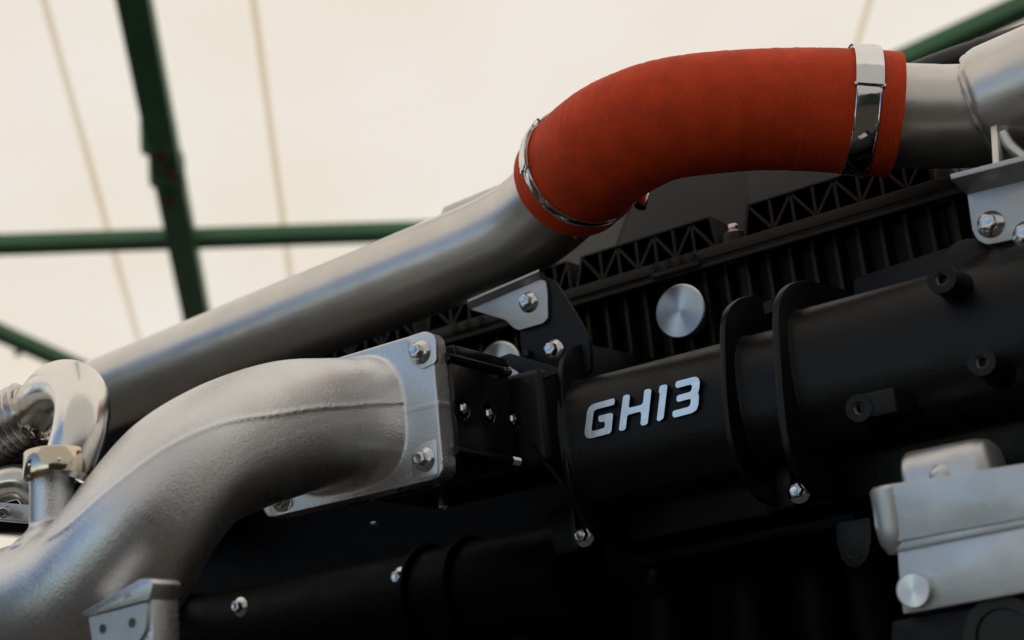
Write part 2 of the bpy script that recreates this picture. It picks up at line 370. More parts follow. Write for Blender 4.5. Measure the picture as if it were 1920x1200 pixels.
# truss sections: (start px, end px, top offset)
def truss(xa, xb, lead):
    ht = 0.037
    zb, zt = zr+0.0005, zr+0.0005+ht
    obj('truss_back', box((xa+lead, VY+0.034, zb), (xb-lead*0.4, VY+0.040, zt-0.003)), M_plast, vc)
    obj('top_chord', box((xa+lead, VY, zt-0.003), (xb-lead*0.4, VY+0.045, zt)), M_plast, vc, bevel=0.0008)
    obj('end_strut', bar((xa+0.001, VY+0.02, zb-0.001), (xa+lead, VY+0.02, zt-0.0015), 0.04, 0.003, (1, 0, 0)), M_plast, vc)
    obj('end_strut', bar((xb-0.001, VY+0.02, zb-0.001), (xb-lead*0.4, VY+0.02, zt-0.0015), 0.04, 0.003, (1, 0, 0)), M_plast, vc)
    n = max(2, round((xb-xa-lead*1.4)/pitch)); dx = (xb-xa-lead*1.4)/n
    for i in range(n+1):
        x = xa+lead+i*dx
        if 0 < i < n: obj('strut', box((x-0.0017, VY+0.001, zb-0.001), (x+0.0017, VY+0.036, zt-0.002)), M_plast, vc)
        if i < n:
            a, b = (zt-0.003, zb) if i % 2 == 0 else (zb, zt-0.003)
            obj('strut', bar((x, VY+0.018, a), (x+dx, VY+0.018, b), 0.034, 0.0031, (0, 0, 1)), M_plast, vc)
truss(Xat(1395), Xat(1752), 0.010)
truss(Xat(1080), Xat(1346), 0.012)
truss(Xat(1010), Xat(1072), 0.006)
truss(Xat(800), Xat(990), 0.010)
truss(Xat(560), Xat(780), 0.010)
for x, y in ((1370, 440), (1765, 318)):
    c = Vector((Xat(x), VY+0.012, zr))
    obj('bolt_boss', lathe([(0.0135, -0.024), (0.0135, 0.012), (0.0, 0.012)], 28, frame(c, (0, 0, 1))), M_plast, vc, bevel=0.001)
    obj('wall_pillar', lathe([(0.011, -0.15), (0.011, -0.012), (0, -0.012)], 24, frame(c+Vector((0, 0.015, 0)), (0, 0, 1))), M_plast, vc)
    bolt(vc, c+Vector((0, 0, 0.012)), (0, 0, 1), s=1.0)
# slanted clips along the rail
for x in (1232, 1256, 1278, 1301):
    p = Vector((Xat(x), VY-0.009, zr-0.007)); obj('rail_clip', bar(p-Vector((0.004, 0, 0.005)), p+Vector((0.004, 0, 0.005)), 0.006, 0.0022, (0, 1, 0)), M_plast, vc)
for x in (905, 880, 858):
    p = Vector((Xat(x), VY-0.009, zr-0.007)); obj('rail_clip', bar(p-Vector((0.004, 0, 0.005)), p+Vector((0.004, 0, 0.005)), 0.006, 0.0022, (0, 1, 0)), M_plast, vc)
obj('clip_ledge', box((Xat(1228), VY-0.012, zr-0.019), (Xat(1315), VY, zr-0.0135)), M_plast, vc, bevel=0.001)

# two turned plugs
def plug(px, py, Y, r, label, group):
    c = atY(px, py, Y); o = obj('round_plug', lathe([(r*0.98, -0.012), (r, -0.0015), (r*0.955, 0.0), (0.0, 0.0)], 64), M_disc, None, frame(c, NEG_Y), smooth=20)
    return tag(o, label, 'plug', group)
plug(1274, 583, 0.335, 0.0300, 'large round turned aluminium plug on the ribbed black cover', 'turned aluminium plugs')
plug(935, 688, 0.335, 0.0305, 'half hidden round aluminium plug behind the black box', 'turned aluminium plugs')

# ------------------------------------------------------------------ grey moulded cover behind
ec = thing('rear_cover', (0.2, 0.5, 2.0), 'dark grey moulded cover behind the truss edge of the valve cover', 'engine cover')
GY = 0.50
fa = [(1135, 500), (1196, 350), (1235, 250), (1800, 180), (1800, 480), (1135, 620)]
obj('front_panel', polyY(fa, GY, 0.3), M_panel, ec, bevel=0.004)
ch = [(1137, 505), (1197, 352), (1228, 242), (1120, 330), (1075, 440), (1000, 500), (1020, 600), (1100, 600)]
P = [atY(1137, 505, GY), atY(1197, 352, GY), atY(1231, 242, GY), atY(1130, 300, GY+0.06)+Vector((0, 0, 0)), atY(1000, 495, GY+0.14), atY(980, 600, GY+0.14), atY(1135, 618, GY)]
V = P+[p+Vector((0, 0.2, 0)) for p in P]; n = len(P)
obj('slanted_panel', (V, [[0, 1, 2, 3, 4, 5, 6], [n+k for k in range(n)][::-1]]+[[k, (k+1) % n, n+(k+1) % n, n+k] for k in range(n)]), M_panel, ec)
cg = atY(1360, 380, GY-0.004)
obj('groove_shade_strip', tube([(cg.x, GY+0.006, cg.z-0.2), (cg.x, GY+0.006, cg.z+0.06)], 0.026, 24), M_plast, ec)  # raised dark strip stands in for the shade of a vertical groove
cg = atY(1412, 380, GY); obj('edge_rib', box((cg.x, GY-0.010, cg.z-0.2), (cg.x+0.25, GY+0.02, cg.z+0.06)), M_panel, ec, bevel=0.003)
obj('raised_step', polyY([(1502, 355), (1560, 338), (1700, 300), (1700, 440), (1502, 480)], GY-0.016, 0.04), M_panel, ec, bevel=0.002)
cg = atY(740, 640, 0.44); obj('side_strip', box((-0.62, 0.44, zr+0.02), (Xat(915), 0.52, zr+0.075)), M_panel, ec, bevel=0.002)

# ------------------------------------------------------------------ intake manifold
MY = 0.150
mf = thing('intake_manifold', (0.2, 0.21, 1.73), 'satin black intake manifold with raised flanges carrying the badge', 'manifold')
def topz(x, y): return atY(x, y, MY+0.05).z
zc, hb = 1.797, 0.066
def barrel(x0, x1, cz, b, cy, a, n=2.5, xe=0.010):
    sts = [(x0, 1.06), (x0+0.003, 1.025), (x0+xe, 1.0), (x0+(x1-x0)*0.5, 1.0), (x1-xe, 1.0), (x1-0.003, 1.025), (x1, 1.06)]
    V, Fc = [], []; S = 64
    for x, s in sts: V += [Vector((x, cy+q[0], cz+q[1])) for q in superell(a*s, b*s, n, S)]
    for i in range(len(sts)-1):
        for k in range(S): Fc.append([i*S+k, i*S+(k+1) % S, (i+1)*S+(k+1) % S, (i+1)*S+k])
    Fc.append(list(range(S))); Fc.append([(len(sts)-1)*S+k for k in range(S)])
    return V, Fc
XF1, XF2, XF3 = 0.020, 0.206, 0.262
obj('barrel', barrel(XF1, XF2+0.002, zc, hb, 0.205, 0.055), M_black, mf, smooth=60)
obj('neck_barrel', barrel(XF2, XF3+0.002, zc+0.003, 0.064, 0.207, 0.054), M_black, mf, smooth=60)
obj('outlet_barrel', barrel(XF3, 0.75, zc+0.010, 0.068, 0.205, 0.057), M_black, mf, smooth=60)
def flange(X, t, px):
    vf = polyX(px, X, t); obj('flange', vf, M_black, mf, bevel=0.0014)
flange(XF1, 0.006, spline([(1300, 690), (1190, 668), (1130, 655), (1096, 648), (1072, 650), (1055, 665), (1046, 690), (1047, 760), (1053, 850), (1062, 910), (1080, 958), (1108, 1000), (1160, 1030), (1300, 1040)], 5))
flange(XF2, 0.006, spline([(1560, 610), (1470, 580), (1432, 563), (1404, 557), (1380, 561), (1360, 577), (1350, 603), (1349, 650), (1352, 740), (1360, 815), (1375, 868), (1398, 912), (1440, 950), (1560, 975)], 5))
flange(XF3, 0.007, spline([(1700, 580), (1590, 550), (1530, 535), (1496, 529), (1470, 536), (1454, 556), (1447, 590), (1449, 650), (1455, 740), (1462, 810), (1474, 862), (1498, 905), (1540, 935), (1660, 965)], 5))
obj('tie_strip', polyY([(1430, 567), (1452, 560), (1452, 582), (1434, 590)], 0.20, 0.02), M_black, mf)
# threaded bosses
def boss(px, py, Y, rpx, length, hole=0.42, tail=None):
    c = atY(px, py, Y); d = (c-C).dot(F); r = pxlen(rpx, d)
    b = obj('boss', lathe([(r*1.35, -length), (r*1.12, -length*0.75), (r*1.02, -length*0.4), (r, -0.001), (r*0.97, 0.0), (r*hole*1.1, 0.0), (r*hole, -0.001), (r*hole, -0.010), (0, -0.010)], 36, frame(c, NEG_Y)), M_black, mf, smooth=40)
    for k in range(4): obj('thread', tube([(c.x+r*hole*math.cos(t*0.5236), c.y+0.002+k*0.0018, c.z+r*hole*math.sin(t*0.5236)) for t in range(13)], 0.0005, 5, caps=False), M_thread, b)
    return c, r
boss(1765, 522, 0.115, 29, 0.062)
boss(1840, 678, 0.110, 28, 0.055)
c, r = boss(1610, 765, 0.118, 27, 0.050)
obj('boss_gusset', prism([(c.x, c.y+0.001, c.z+r*0.95), (c.x+0.032, c.y+0.001, c.z+r*0.95), (c.x+0.036, c.y+0.03, c.z+r*0.95), (c.x+0.036, c.y+0.06, c.z+r*0.95), (c.x, c.y+0.06, c.z+r*0.95)], (0, 0, -r*1.8)), M_black, mf, bevel=0.002)
obj('upper_boss', lathe([(0.03, -0.05), (0.026, -0.03), (0.025, 0), (0.022, 0.002), (0, 0.002)], 36, frame(atY(1815, 500, 0.20), NEG_Y)), M_black, mf)
obj('swollen_outlet', tube([(0.36, 0.225, 1.81), (0.40, 0.222, 1.815), (0.44, 0.22, 1.822), (0.75, 0.22, 1.83)], [0.050, 0.058, 0.066, 0.068], 48), M_black, mf, smooth=60)
obj('backing_plate', polyY([(1600, 590), (1600, 522), (1765, 467), (1800, 460), (1800, 590)], 0.262, 0.006, 12), M_black, mf, bevel=0.001)
obj('rear_wall', box((0.03, 0.235, 1.70), (0.7, 0.30, 1.83)), M_black, mf, bevel=0.004)
# joining piece between box and manifold
obj('inlet_body', box((-0.20, 0.125, 1.772), (XF1, 0.235, 1.868)), M_black, mf, bevel=0.008, bseg=3)
obj('inlet_rib', bar(atY(992, 828, 0.120), atY(1056, 908, 0.135), 0.003, 0.004, (0, 1, 0)), M_black, mf)
obj('inlet_rib', bar(atY(985, 715, 0.125), atY(1046, 695, 0.140), 0.006, 0.004, (0, 1, 0)), M_black, mf)
obj('inlet_step', polyY([(928, 672), (955, 662), (1050, 690), (1050, 715), (985, 720), (975, 700)], 0.175, 0.03), M_black, mf, bevel=0.001)
for x, y, Y in ((1097, 1004, 0.203), (1499, 921, 0.205), (752, 1083, 0.215)):
    bolt(mf, atY(x, y, Y), s=1.0, rot=0.5)
for x, X in ((1060, 0.03), (1465, 0.27)):
    c = atY(x+35, 1000 if x < 1200 else 915, 0.215)
    obj('lower_lug', box((c.x-0.035, 0.207, c.z-0.018), (c.x-0.004, 0.26, c.z+0.03)), M_black, mf, bevel=0.004)
# dim flange rings of the runner under the box
for x0 in (632, 712):
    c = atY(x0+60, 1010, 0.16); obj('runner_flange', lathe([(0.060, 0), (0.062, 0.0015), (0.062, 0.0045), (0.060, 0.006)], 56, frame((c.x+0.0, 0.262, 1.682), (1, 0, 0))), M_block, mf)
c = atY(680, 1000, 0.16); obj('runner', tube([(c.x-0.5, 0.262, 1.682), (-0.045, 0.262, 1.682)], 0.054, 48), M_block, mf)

# ------------------------------------------------------------------ badge letters
bd = thing('engine_badge', atY(1205, 830, 0.146), 'raised silver lettering reading GH13 on the black manifold', 'badge')
LET = {
 'letter_g': [(490,428),(520,420),(537,440),(531,500),(500,516),(300,566),(262,583),(242,615),(214,848),(222,868),(245,870),(380,835),(400,812),(403,765),(388,743),(345,747),(318,740),(308,705),(318,665),(345,655),(490,620),(512,640),(490,865),(468,905),(220,970),(165,972),(125,940),(118,880),(155,605),(175,555),(205,520),(250,494)],
 'letter_h': [(652,395),(672,377),(722,366),(746,384),(729,535),(742,551),(900,512),(928,480),(945,318),(962,299),(1015,287),(1044,305),(992,760),(972,784),(920,797),(892,778),(905,640),(892,608),(880,605),(728,644),(706,672),(690,832),(670,859),(615,872),(593,850)],
 'digit_one': [(1156,262),(1176,242),(1240,227),(1265,245),(1212,690),(1190,712),(1145,740),(1118,718),(1162,346),(1146,340)],
 'digit_three': [(1382,200),(1402,182),(1630,122),(1670,124),(1702,150),(1714,190),(1706,285),(1688,345),(1702,390),(1694,510),(1665,585),(1600,625),(1365,686),(1338,670),(1334,620),(1352,592),(1555,538),(1582,508),(1592,445),(1578,425),(1415,470),(1390,450),(1394,398),(1412,377),(1575,332),(1603,300),(1607,245),(1592,227),(1400,277),(1374,252)],
}
def zoom2px(p): return (1080+p[0]/7.385, 690+p[1]/7.385)
for nm, pts in LET.items():
    pp = rounded([zoom2px(p) for p in pts], 1.6, 3)
    body = obj(nm, polyY(pp, 0.1468, 0.014), M_black, bd)
    cx = sum(p[0] for p in pp)/len(pp)
    obj('letter_face', polyY(pp, 0.1460, 0.0007), M_face, body)

# ------------------------------------------------------------------ black spacer box behind the cast elbow
tb = thing('throttle_box', (-0.12, 0.07, 1.76), 'gloss black box with a row of three screws behind the cast flange', 'housing')
XB = -0.012
zt_, zb_ = 1.868, 1.772
obj('housing', box((-0.228, 0.0225, zb_), (XB, 0.120, zt_)), M_gloss, tb, bevel=0.004, bseg=3)
obj('lid', box((-0.226, 0.030, zt_-0.001), (XB+0.0015, 0.119, zt_+0.013)), M_gloss, tb, bevel=0.002)
for z, y1 in ((zt_-0.001, 0.118), (zb_+0.006, 0.118)):
    rod = obj('tie_rod', tube([(XB+0.0008, 0.018, z), (XB+0.0008, y1-0.012, z)], 0.0042, 20), M_gloss, tb)
    if z > 1.8: obj('rod_tip', lathe([(0.0042, 0), (0.0042, 0.010), (0.003, 0.012), (0, 0.012)], 20, frame((XB+0.002, y1-0.012, z), (0, 1, 0))), M_zinc, rod)
    else: obj('rod_tip', lathe([(0.0030, 0)]+[q for k in range(7) for q in ((0.0040, 0.001+k*0.0017), (0.0033, 0.0018+k*0.0017))]+[(0, 0.013)], 20, frame((XB+0.002, y1-0.012, z), (0, 1, 0))), M_zinc, rod)
def pan_screw(parent, p, axis, r=0.0048):
    M = frame(p, axis)
    o = obj('screw', lathe([(r*1.0, 0), (r, 0.001), (r*0.8, 0.003), (r*0.35, 0.0036), (r*0.3, 0.002), (0, 0.002)], 6, M), M_zinc, parent, smooth=10)
    return o
for x, y in ((868, 766), (916, 776), (961, 786)):
    r = ray(x, y); p = C+r*((XB+0.0005-C.x)/r.x)
    obj('screw_recess', lathe([(0.0135, -0.0005), (0.0135, 0.0006), (0.0105, 0.0006), (0.0095, -0.0005)], 36, frame(p, (1, 0, 0))), M_gloss, tb)
    pan_screw(tb, p, (1, 0, 0), 0.0056)
for x, y, zz in ((705, 979, zb_-0.0005), (832, 948, zb_-0.0005)):
    r = ray(x, y); p = C+r*((zz-C.z)/r.z); pan_screw(tb, p, (0, 0, -1), 0.0062)

# ------------------------------------------------------------------ cast silver elbow in front
ce = thing('cast_elbow', (-0.15, -0.28, 1.5), 'large rough cast silver elbow bolted by a square flange to the black box', 'cast pipe')
path = spline([(-0.128, 0.006, 1.822), (-0.129, -0.012, 1.822), (-0.131, -0.035, 1.819), (-0.136, -0.082, 1.809), (-0.142, -0.134, 1.790), (-0.150, -0.183, 1.7625), (-0.166, -0.213, 1.7225), (-0.192, -0.2215, 1.690), (-0.230, -0.220, 1.668), (-0.300, -0.217, 1.660), (-0.52, -0.210, 1.655)], 8)
NP = len(path)
cs = spline([(0.078, 0.063, 3.2), (0.069, 0.060, 3.0), (0.066, 0.060, 2.9), (0.065, 0.062, 2.7), (0.064, 0.0605, 2.5), (0.062, 0.0575, 2.4), (0.061, 0.0585, 2.3), (0.063, 0.0625, 2.2), (0.068, 0.068, 2.1), (0.068, 0.068, 2.0), (0.068, 0.068, 2.0)], 8)
Tn = [(Vector(path[min(i+1, NP-1)])-Vector(path[max(i-1, 0)])).normalized() for i in range(NP)]
u_ = Vector((1, 0, 0)); V, Fc, ridge = [], [], []
tab_ = [(0, 2), (24, 2), (28, 6), (32, 10), (36, 14), (40, 30), (44, 46), (48, 66), (52, 70), (56, 86), (60, 102), (99, 150)]
def tlook(x):
    x = max(0, min(98.9, x))
    for (i0, g0), (i1, g1) in zip(tab_[:-1], tab_[1:]):
        if i0 <= x <= i1: return g0+(g1-g0)*(x-i0)/(i1-i0)
for i in range(NP):
    u_ = (u_-Tn[i]*u_.dot(Tn[i])).normalized(); w_ = Tn[i].cross(u_); Pp = Vector(path[i]); a, b, nn = cs[i]
    V += [Pp+u_*q[0]+w_*q[1] for q in superell(a, b, nn, 64)]
    g_ = R_(sum(tlook(i+q) for q in range(-6, 7))/13.0)
    if 2 <= i < 58: ridge.append(tuple(Pp+u_*((a-0.0003)*math.copysign(abs(math.cos(g_))**(2/nn), math.cos(g_)))+w_*((b-0.0003)*abs(math.sin(g_))**(2/nn))))
for i in range(NP-1):
    for k in range(64): Fc.append([i*64+k, i*64+(k+1) % 64, (i+1)*64+(k+1) % 64, (i+1)*64+k])
Fc += [list(range(64))[::-1], [(NP-1)*64+k for k in range(64)]]
parts = [(V, Fc), tube(ridge, 0.0016, 8)]
plate = rounded([(-0.236, 1.752), (-0.0135, 1.752), (-0.0135, 1.891), (-0.236, 1.891)], 0.013, 6)
parts.append(prism([(x, 0.0, z) for x, z in plate], (0, 0.0215, 0)))
parts.append(prism([(x, -0.0006, z) for x, z in rounded([(-0.20, 1.8195), (-0.0126, 1.8195), (-0.0126, 1.8215), (-0.20, 1.8215)], 0.0004, 1)], (0, 0.0222, 0)))
# left drum and its neck
nk = atY(97, 950, -0.225)
parts.append(tube(spline([(nk.x+0.004, nk.y, 1.70), (nk.x+0.002, nk.y, 1.722), (nk.x, nk.y, 1.736), (nk.x, nk.y, 1.755), (nk.x, nk.y, 1.785)], 4), [0.040]*4+[0.034, 0.030, 0.026, 0.022]+[0.0190]*9, 32))
# web down the engine side
# lug block
lg = [(158, 1150), (262, 1082), (286, 1086), (280, 1128), (275, 1215), (170, 1215)]
LY = -0.290
cast = bake('casting', join(*parts), M_cast, ce, 0.0015, 7)
# lug face with two threaded holes
def hole_plate(name, px, Y, t, holes, rpx, mt, parent, r=6):
    pl = rounded(px, r, 4); bm = bmesh.new(); edges = []
    def loop(P):
        vs = [bm.verts.new(p) for p in P]; return vs, [bm.edges.new((vs[k], vs[(k+1) % len(vs)])) for k in range(len(vs))]
    vo, eo = loop([atY(x, y, Y) for x, y in pl]); edges += eo
    for x, y in holes:
        c = atY(x, y, Y); rr = pxlen(rpx, (c-C).dot(F))
        edges += loop([c+Vector((rr*math.cos(k*math.pi/12), 0, rr*math.sin(k*math.pi/12))) for k in range(24)])[1]
    bmesh.ops.triangle_fill(bm, edges=edges, use_beauty=True)
    vb = [bm.verts.new(v.co+Vector((0, t, 0))) for v in vo]; nv = len(vo)
    for k in range(nv): bm.faces.new((vo[k], vo[(k+1) % nv], vb[(k+1) % nv], vb[k]))
    o = obj(name, bm, mt, parent)
    for x, y in holes:
        c = atY(x, y, Y); d = (c-C).dot(F); rr = pxlen(rpx, d)
        prof = [(rr*1.25, -0.0004), (rr*1.22, 0.0005), (rr*0.99, 0.0003)]+[q for k in range(6) for q in ((rr*0.98, -0.001-k*0.0016), (rr*0.84, -0.0018-k*0.0016))]+[(rr*0.85, -0.014), (0, -0.014)]
        obj('threaded_hole', lathe(prof, 28, frame(c, NEG_Y)), M_thread, o)
    return o
hole_plate('mounting_pad', [(166, 1158), (276, 1129), (273, 1180), (262, 1200), (240, 1206), (176, 1222)], LY, 0.026, [(193, 1179), (248, 1168)], 7.5, M_castm, ce)
obj('pad_ledge', polyY([(152, 1150), (262, 1086), (280, 1084), (287, 1092), (279, 1124), (162, 1156)], LY-0.001, 0.028, 5), M_cast, ce, bevel=0.0015)
obj('pad_web', polyY([(272, 1126), (284, 1092), (287, 1230), (262, 1230), (262, 1196)], LY+0.003, 0.026, 3), M_cast, ce, bevel=0.0012)
tcv = bpy.data.curves.new('casting_mark', 'FONT'); tcv.body = 'IFA'; tcv.size = 0.0062; tcv.extrude = 0.0003
tmp = bpy.data.objects.new('t', tcv); COL.objects.link(tmp); bpy.context.view_layer.update()
me = bpy.data.meshes.new_from_object(tmp.evaluated_get(bpy.context.evaluated_depsgraph_get())); bpy.data.objects.remove(tmp)
me.name = 'casting_mark'; me.materials.clear(); me.materials.append(M_castm)
link(bpy.data.objects.new('casting_mark', me), ce, frame(atY(233, 1124, LY-0.0012), NEG_Y, (1, 0, 0.16)))
# bolt seats and bolts
def seat(px): obj('bolt_seat', polyY(px, -0.0013, 0.004, 9, 5), M_castm, ce, bevel=0.0004)
seat([(762, 632), (798, 620), (816, 630), (818, 680), (790, 693), (768, 680)])
seat([(770, 850), (790, 832), (818, 822), (820, 892), (774, 903)])
seat([(503, 915), (540, 905), (548, 950), (505, 966)])
for x, y in ((783, 660), (791, 861), (522, 937)): 
    c = atY(x, y, -0.006); bolt(ce, atY(x+6, y+1, -0.0013), s=0.98, rot=random.random())

# ------------------------------------------------------------------ polished bent pipe, bellows and band clamp, far left
pp_ = thing('polished_pipe', atD(118, 850, 1.302), 'shiny bent stainless pipe with a corrugated bellows above the cast elbow', 'pipe')
pts = [tuple(atD(*p)) for p in ((122, 892, 1.300), (134, 862, 1.304), (150, 805, 1.315), (154, 755, 1.334), (138, 727, 1.366), (108, 727, 1.402), (82, 752, 1.434), (52, 782, 1.455))]
obj('bent_tube', tube(spline(pts, 8), [0.0227+0.0021*min(1, i/30) for i in range(57)], 40), M_poli, pp_)
a, b = atD(56, 779, 1.454), atD(-75, 848, 1.462); NB = 11
prof = []; L_ = (b-a).length
for k in range(NB*6+1):
    t = k/(NB*6); prof.append((0.0320+0.0034*math.cos(k/6*2*math.pi), t*L_))
obj('bellows', lathe([(0.022, -0.004)]+prof+[(0.02, L_)], 40, frame(a, b-a)), M_bell, pp_)
wb = []
Mw = frame(a-(b-a).normalized()*0.004, b-a)
for k in range(49):
    t = k/48*2*math.pi; rr = 0.0292+0.0006*math.sin(k*2.1); wb.append(Mw @ Vector((rr*math.cos(t), rr*math.sin(t), 0.0006*math.sin(k*3.3))))
obj('weld_bead', tube(wb, [0.0018+0.0005*math.sin(k*1.7) for k in range(49)], 8, caps=False), M_bell, pp_)
bc = atD(106, 872, 1.295); axb = Vector((-0.02, 0.02, 1)).normalized()
kc = obj('band_clamp', lathe([(0.0248, -0.0089), (0.0258, -0.0105), (0.0276, -0.0110), (0.0280, -0.0100), (0.0280, 0.0100), (0.0272, 0.0110), (0.0248, 0.0107), (0.021, 0.006), (0.020, -0.006)], 56, frame(bc, axb)), M_brass, smooth=40)
tag(kc, 'bronze coloured ring clamp joining the polished pipe to the cast neck', 'clamp')
for px, py in ((65, 874), (110, 865)):
    dq = (atD(px, py, 1.276)-bc); dq = (dq-axb*dq.dot(axb)); h_ = (atD(px, py, 1.276)-bc).dot(axb)
    obj('rivet', lathe([(0.0018, -0.001), (0.0018, 0.0004), (0.0010, 0.0012), (0, 0.0014)], 14, frame(bc+axb*h_+dq.normalized()*0.0280, dq)), M_chrome, kc)
# small bracket and cap screw at the left edge
sb = thing('small_bracket', atD(30, 985, 1.371), 'grey steel bracket with a cap screw at the left edge behind the cast neck', 'bracket')
obj('plate', bar(atD(-60, 955, 1.402), atD(76, 966, 1.371), 0.02, 0.016, (0, 0, 1)), M_brk, sb, bevel=0.001)
obj('cap_screw', lathe([(0.0052, -0.012), (0.0052, 0.0), (0.0046, 0.0006), (0.003, 0.0006), (0.003, -0.004), (0, -0.004)], 24, frame(atD(6, 962, 1.355), -F)), M_zinc, sb)
dk = tag(obj('rear_elbow_pipe', tube(spline([tuple(atD(-40, 930, 1.42)), tuple(atD(20, 905, 1.42)), tuple(atD(60, 915, 1.42)), tuple(atD(90, 975, 1.42))], 6), 0.017, 24), M_bell), 'blurred shiny pipe end in the shade behind the band clamp', 'pipe')
tag(obj('dark_strut', bar(atD(-60, 900, 1.5), atD(70, 850, 1.5), 0.03, 0.02), M_black, bevel=0.002), 'dark strut under the corrugated bellows', 'strut')

# ------------------------------------------------------------------ long silver pipe
PY = 0.22
lp = thing('charge_air_pipe', atY(600, 640, PY), 'long smooth silver painted pipe rising to the red hose', 'pipe')
A0, A1 = atY(130, 770, PY), atY(870, 478, PY)
pth = [tuple(A0.lerp(A1, t)) for t in (0, .3, .6, .8, .9, .95, 1.0)]+[tuple(atD(*p)) for p in ((930, 453, 1.633), (985, 423, 1.611), (1034, 383, 1.585), (1072, 341, 1.557), (1092, 314, 1.53))]
rad = spline([(0.0515,)]*8+[(0.052,), (0.0525,), (0.0525,), (0.0525,)], 8)
obj('tube', tube(spline(pth, 8), [r[0] for r in rad], 64), M_pipe, lp)
wp = spline(pth, 8); iw = 76
t_ = (Vector(wp[iw+1])-Vector(wp[iw-1])).normalized(); Mw = frame(wp[iw], t_+Vector((0.5, 0, -0.1)))
ws = [Mw @ Vector(((0.0522+0.0006*math.sin(k*1.9))*math.cos(k/60*2*math.pi), (0.0522+0.0006*math.sin(k*1.9))*math.sin(k/60*2*math.pi), 0.0012*math.sin(k*0.9))) for k in range(61)]
obj('weld_bead', tube(ws, [0.0010+0.0004*math.sin(k*1.3) for k in range(61)], 8, caps=False), M_pipe, lp)
q0, q1 = atY(826, 398, PY+0.01), atY(953, 343, PY+0.01)
obj('top_tab', prism([atY(826, 400, PY+0.012), atY(832, 388, PY+0.012), atY(944, 342, PY+0.012), atY(958, 346, PY+0.012), atY(966, 400, PY+0.012), atY(840, 440, PY+0.012)], (0, 0.004, 0)), M_pipe, lp, bevel=0.0008)
bp = [(882, 580), (1012, 524), (1022, 526), (1026, 545), (1027, 596), (1018, 606), (972, 619), (962, 614), (948, 600), (930, 594)]
obj('bracket', polyY(bp, 0.195, 0.004, 4), M_brk, lp, bevel=0.0007)
obj('bracket_flange', join(([atY(880, 580, 0.195), atY(1014, 523, 0.195), atY(1014, 523, 0.195)+Vector((0.003, -0.007, 0.006)), atY(880, 580, 0.195)+Vector((0.003, -0.007, 0.006)),
     atY(880, 580, 0.195)+Vector((0, 0.004, 0.001)), atY(1014, 523, 0.195)+Vector((0, 0.004, 0.001)), atY(1014, 523, 0.195)+Vector((0.003, -0.006, 0.009)), atY(880, 580, 0.195)+Vector((0.003, -0.006, 0.009))],
     [[0, 1, 2, 3], [4, 5, 6, 7], [0, 1, 5, 4], [1, 2, 6, 5], [2, 3, 7, 6], [3, 0, 4, 7]])), M_brk, lp, bevel=0.0006)
bolt(lp, atY(992, 567, 0.195), s=0.98, rot=0.9)
# black support bracket under it
kb = thing('support_bracket', atY(1040, 690, 0.188), 'black triangular steel bracket holding the silver pipe, with one bolt', 'bracket')
obj('plate', polyY([(1008, 516), (1032, 521), (1050, 540), (1078, 585), (1105, 633), (1107, 700), (985, 700), (975, 640), (975, 560)], 0.1995, 0.006, 10), M_black, kb, bevel=0.0008)
bolt(kb, atY(1040, 657, 0.1995), s=1.0, rot=0.3)
obj('stud', lathe([(0.004, 0), (0.004, 0.006), (0, 0.007)], 16, frame(atY(991, 664, 0.1995), NEG_Y)), M_black, kb)

# ------------------------------------------------------------------ red hose, clamps
hp = [(1070, 341, 1.556), (1090, 316, 1.530), (1125, 284, 1.495), (1180, 250, 1.465), (1260, 222, 1.448), (1400, 207, 1.450), (1530, 206, 1.450), (1640, 213, 1.447), (1676, 216, 1.4455)]
hr = [0.0630, 0.0628, 0.0618, 0.0600, 0.0588, 0.0585, 0.0600, 0.0608, 0.0608]
HN = 40
hs = spline([(*atD(*p), r) for p, r in zip(hp, hr)], HN)
RH = [random.uniform(-0.00022, 0.00022) for _ in range(400)]
hs = [(*p[:3], p[3]+RH[i//2]+0.00020*math.sin(i*0.66)*math.sin(i*.05)+0.0003*math.sin(i*.075)) for i, p in enumerate(hs)]
HP = [Vector(p[:3]) for p in hs]
vf = tube(hs, [p[3] for p in hs], 96, caps=False)
inner = tube(hs, [p[3]-0.006 for p in hs], 96, caps=False)
n0 = len(vf[0]); V, Fc = join(vf, inner); S = 96; last = n0-S
for k in range(S):
    Fc.append([k, (k+1) % S, n0+(k+1) % S, n0+k]); Fc.append([last+k, last+(k+1) % S, n0+last+(k+1) % S, n0+last+k])
tag(obj('silicone_hose', (V, Fc), M_hose, smooth=60), 'thick red silicone hose elbow joining the two silver pipes', 'hose')
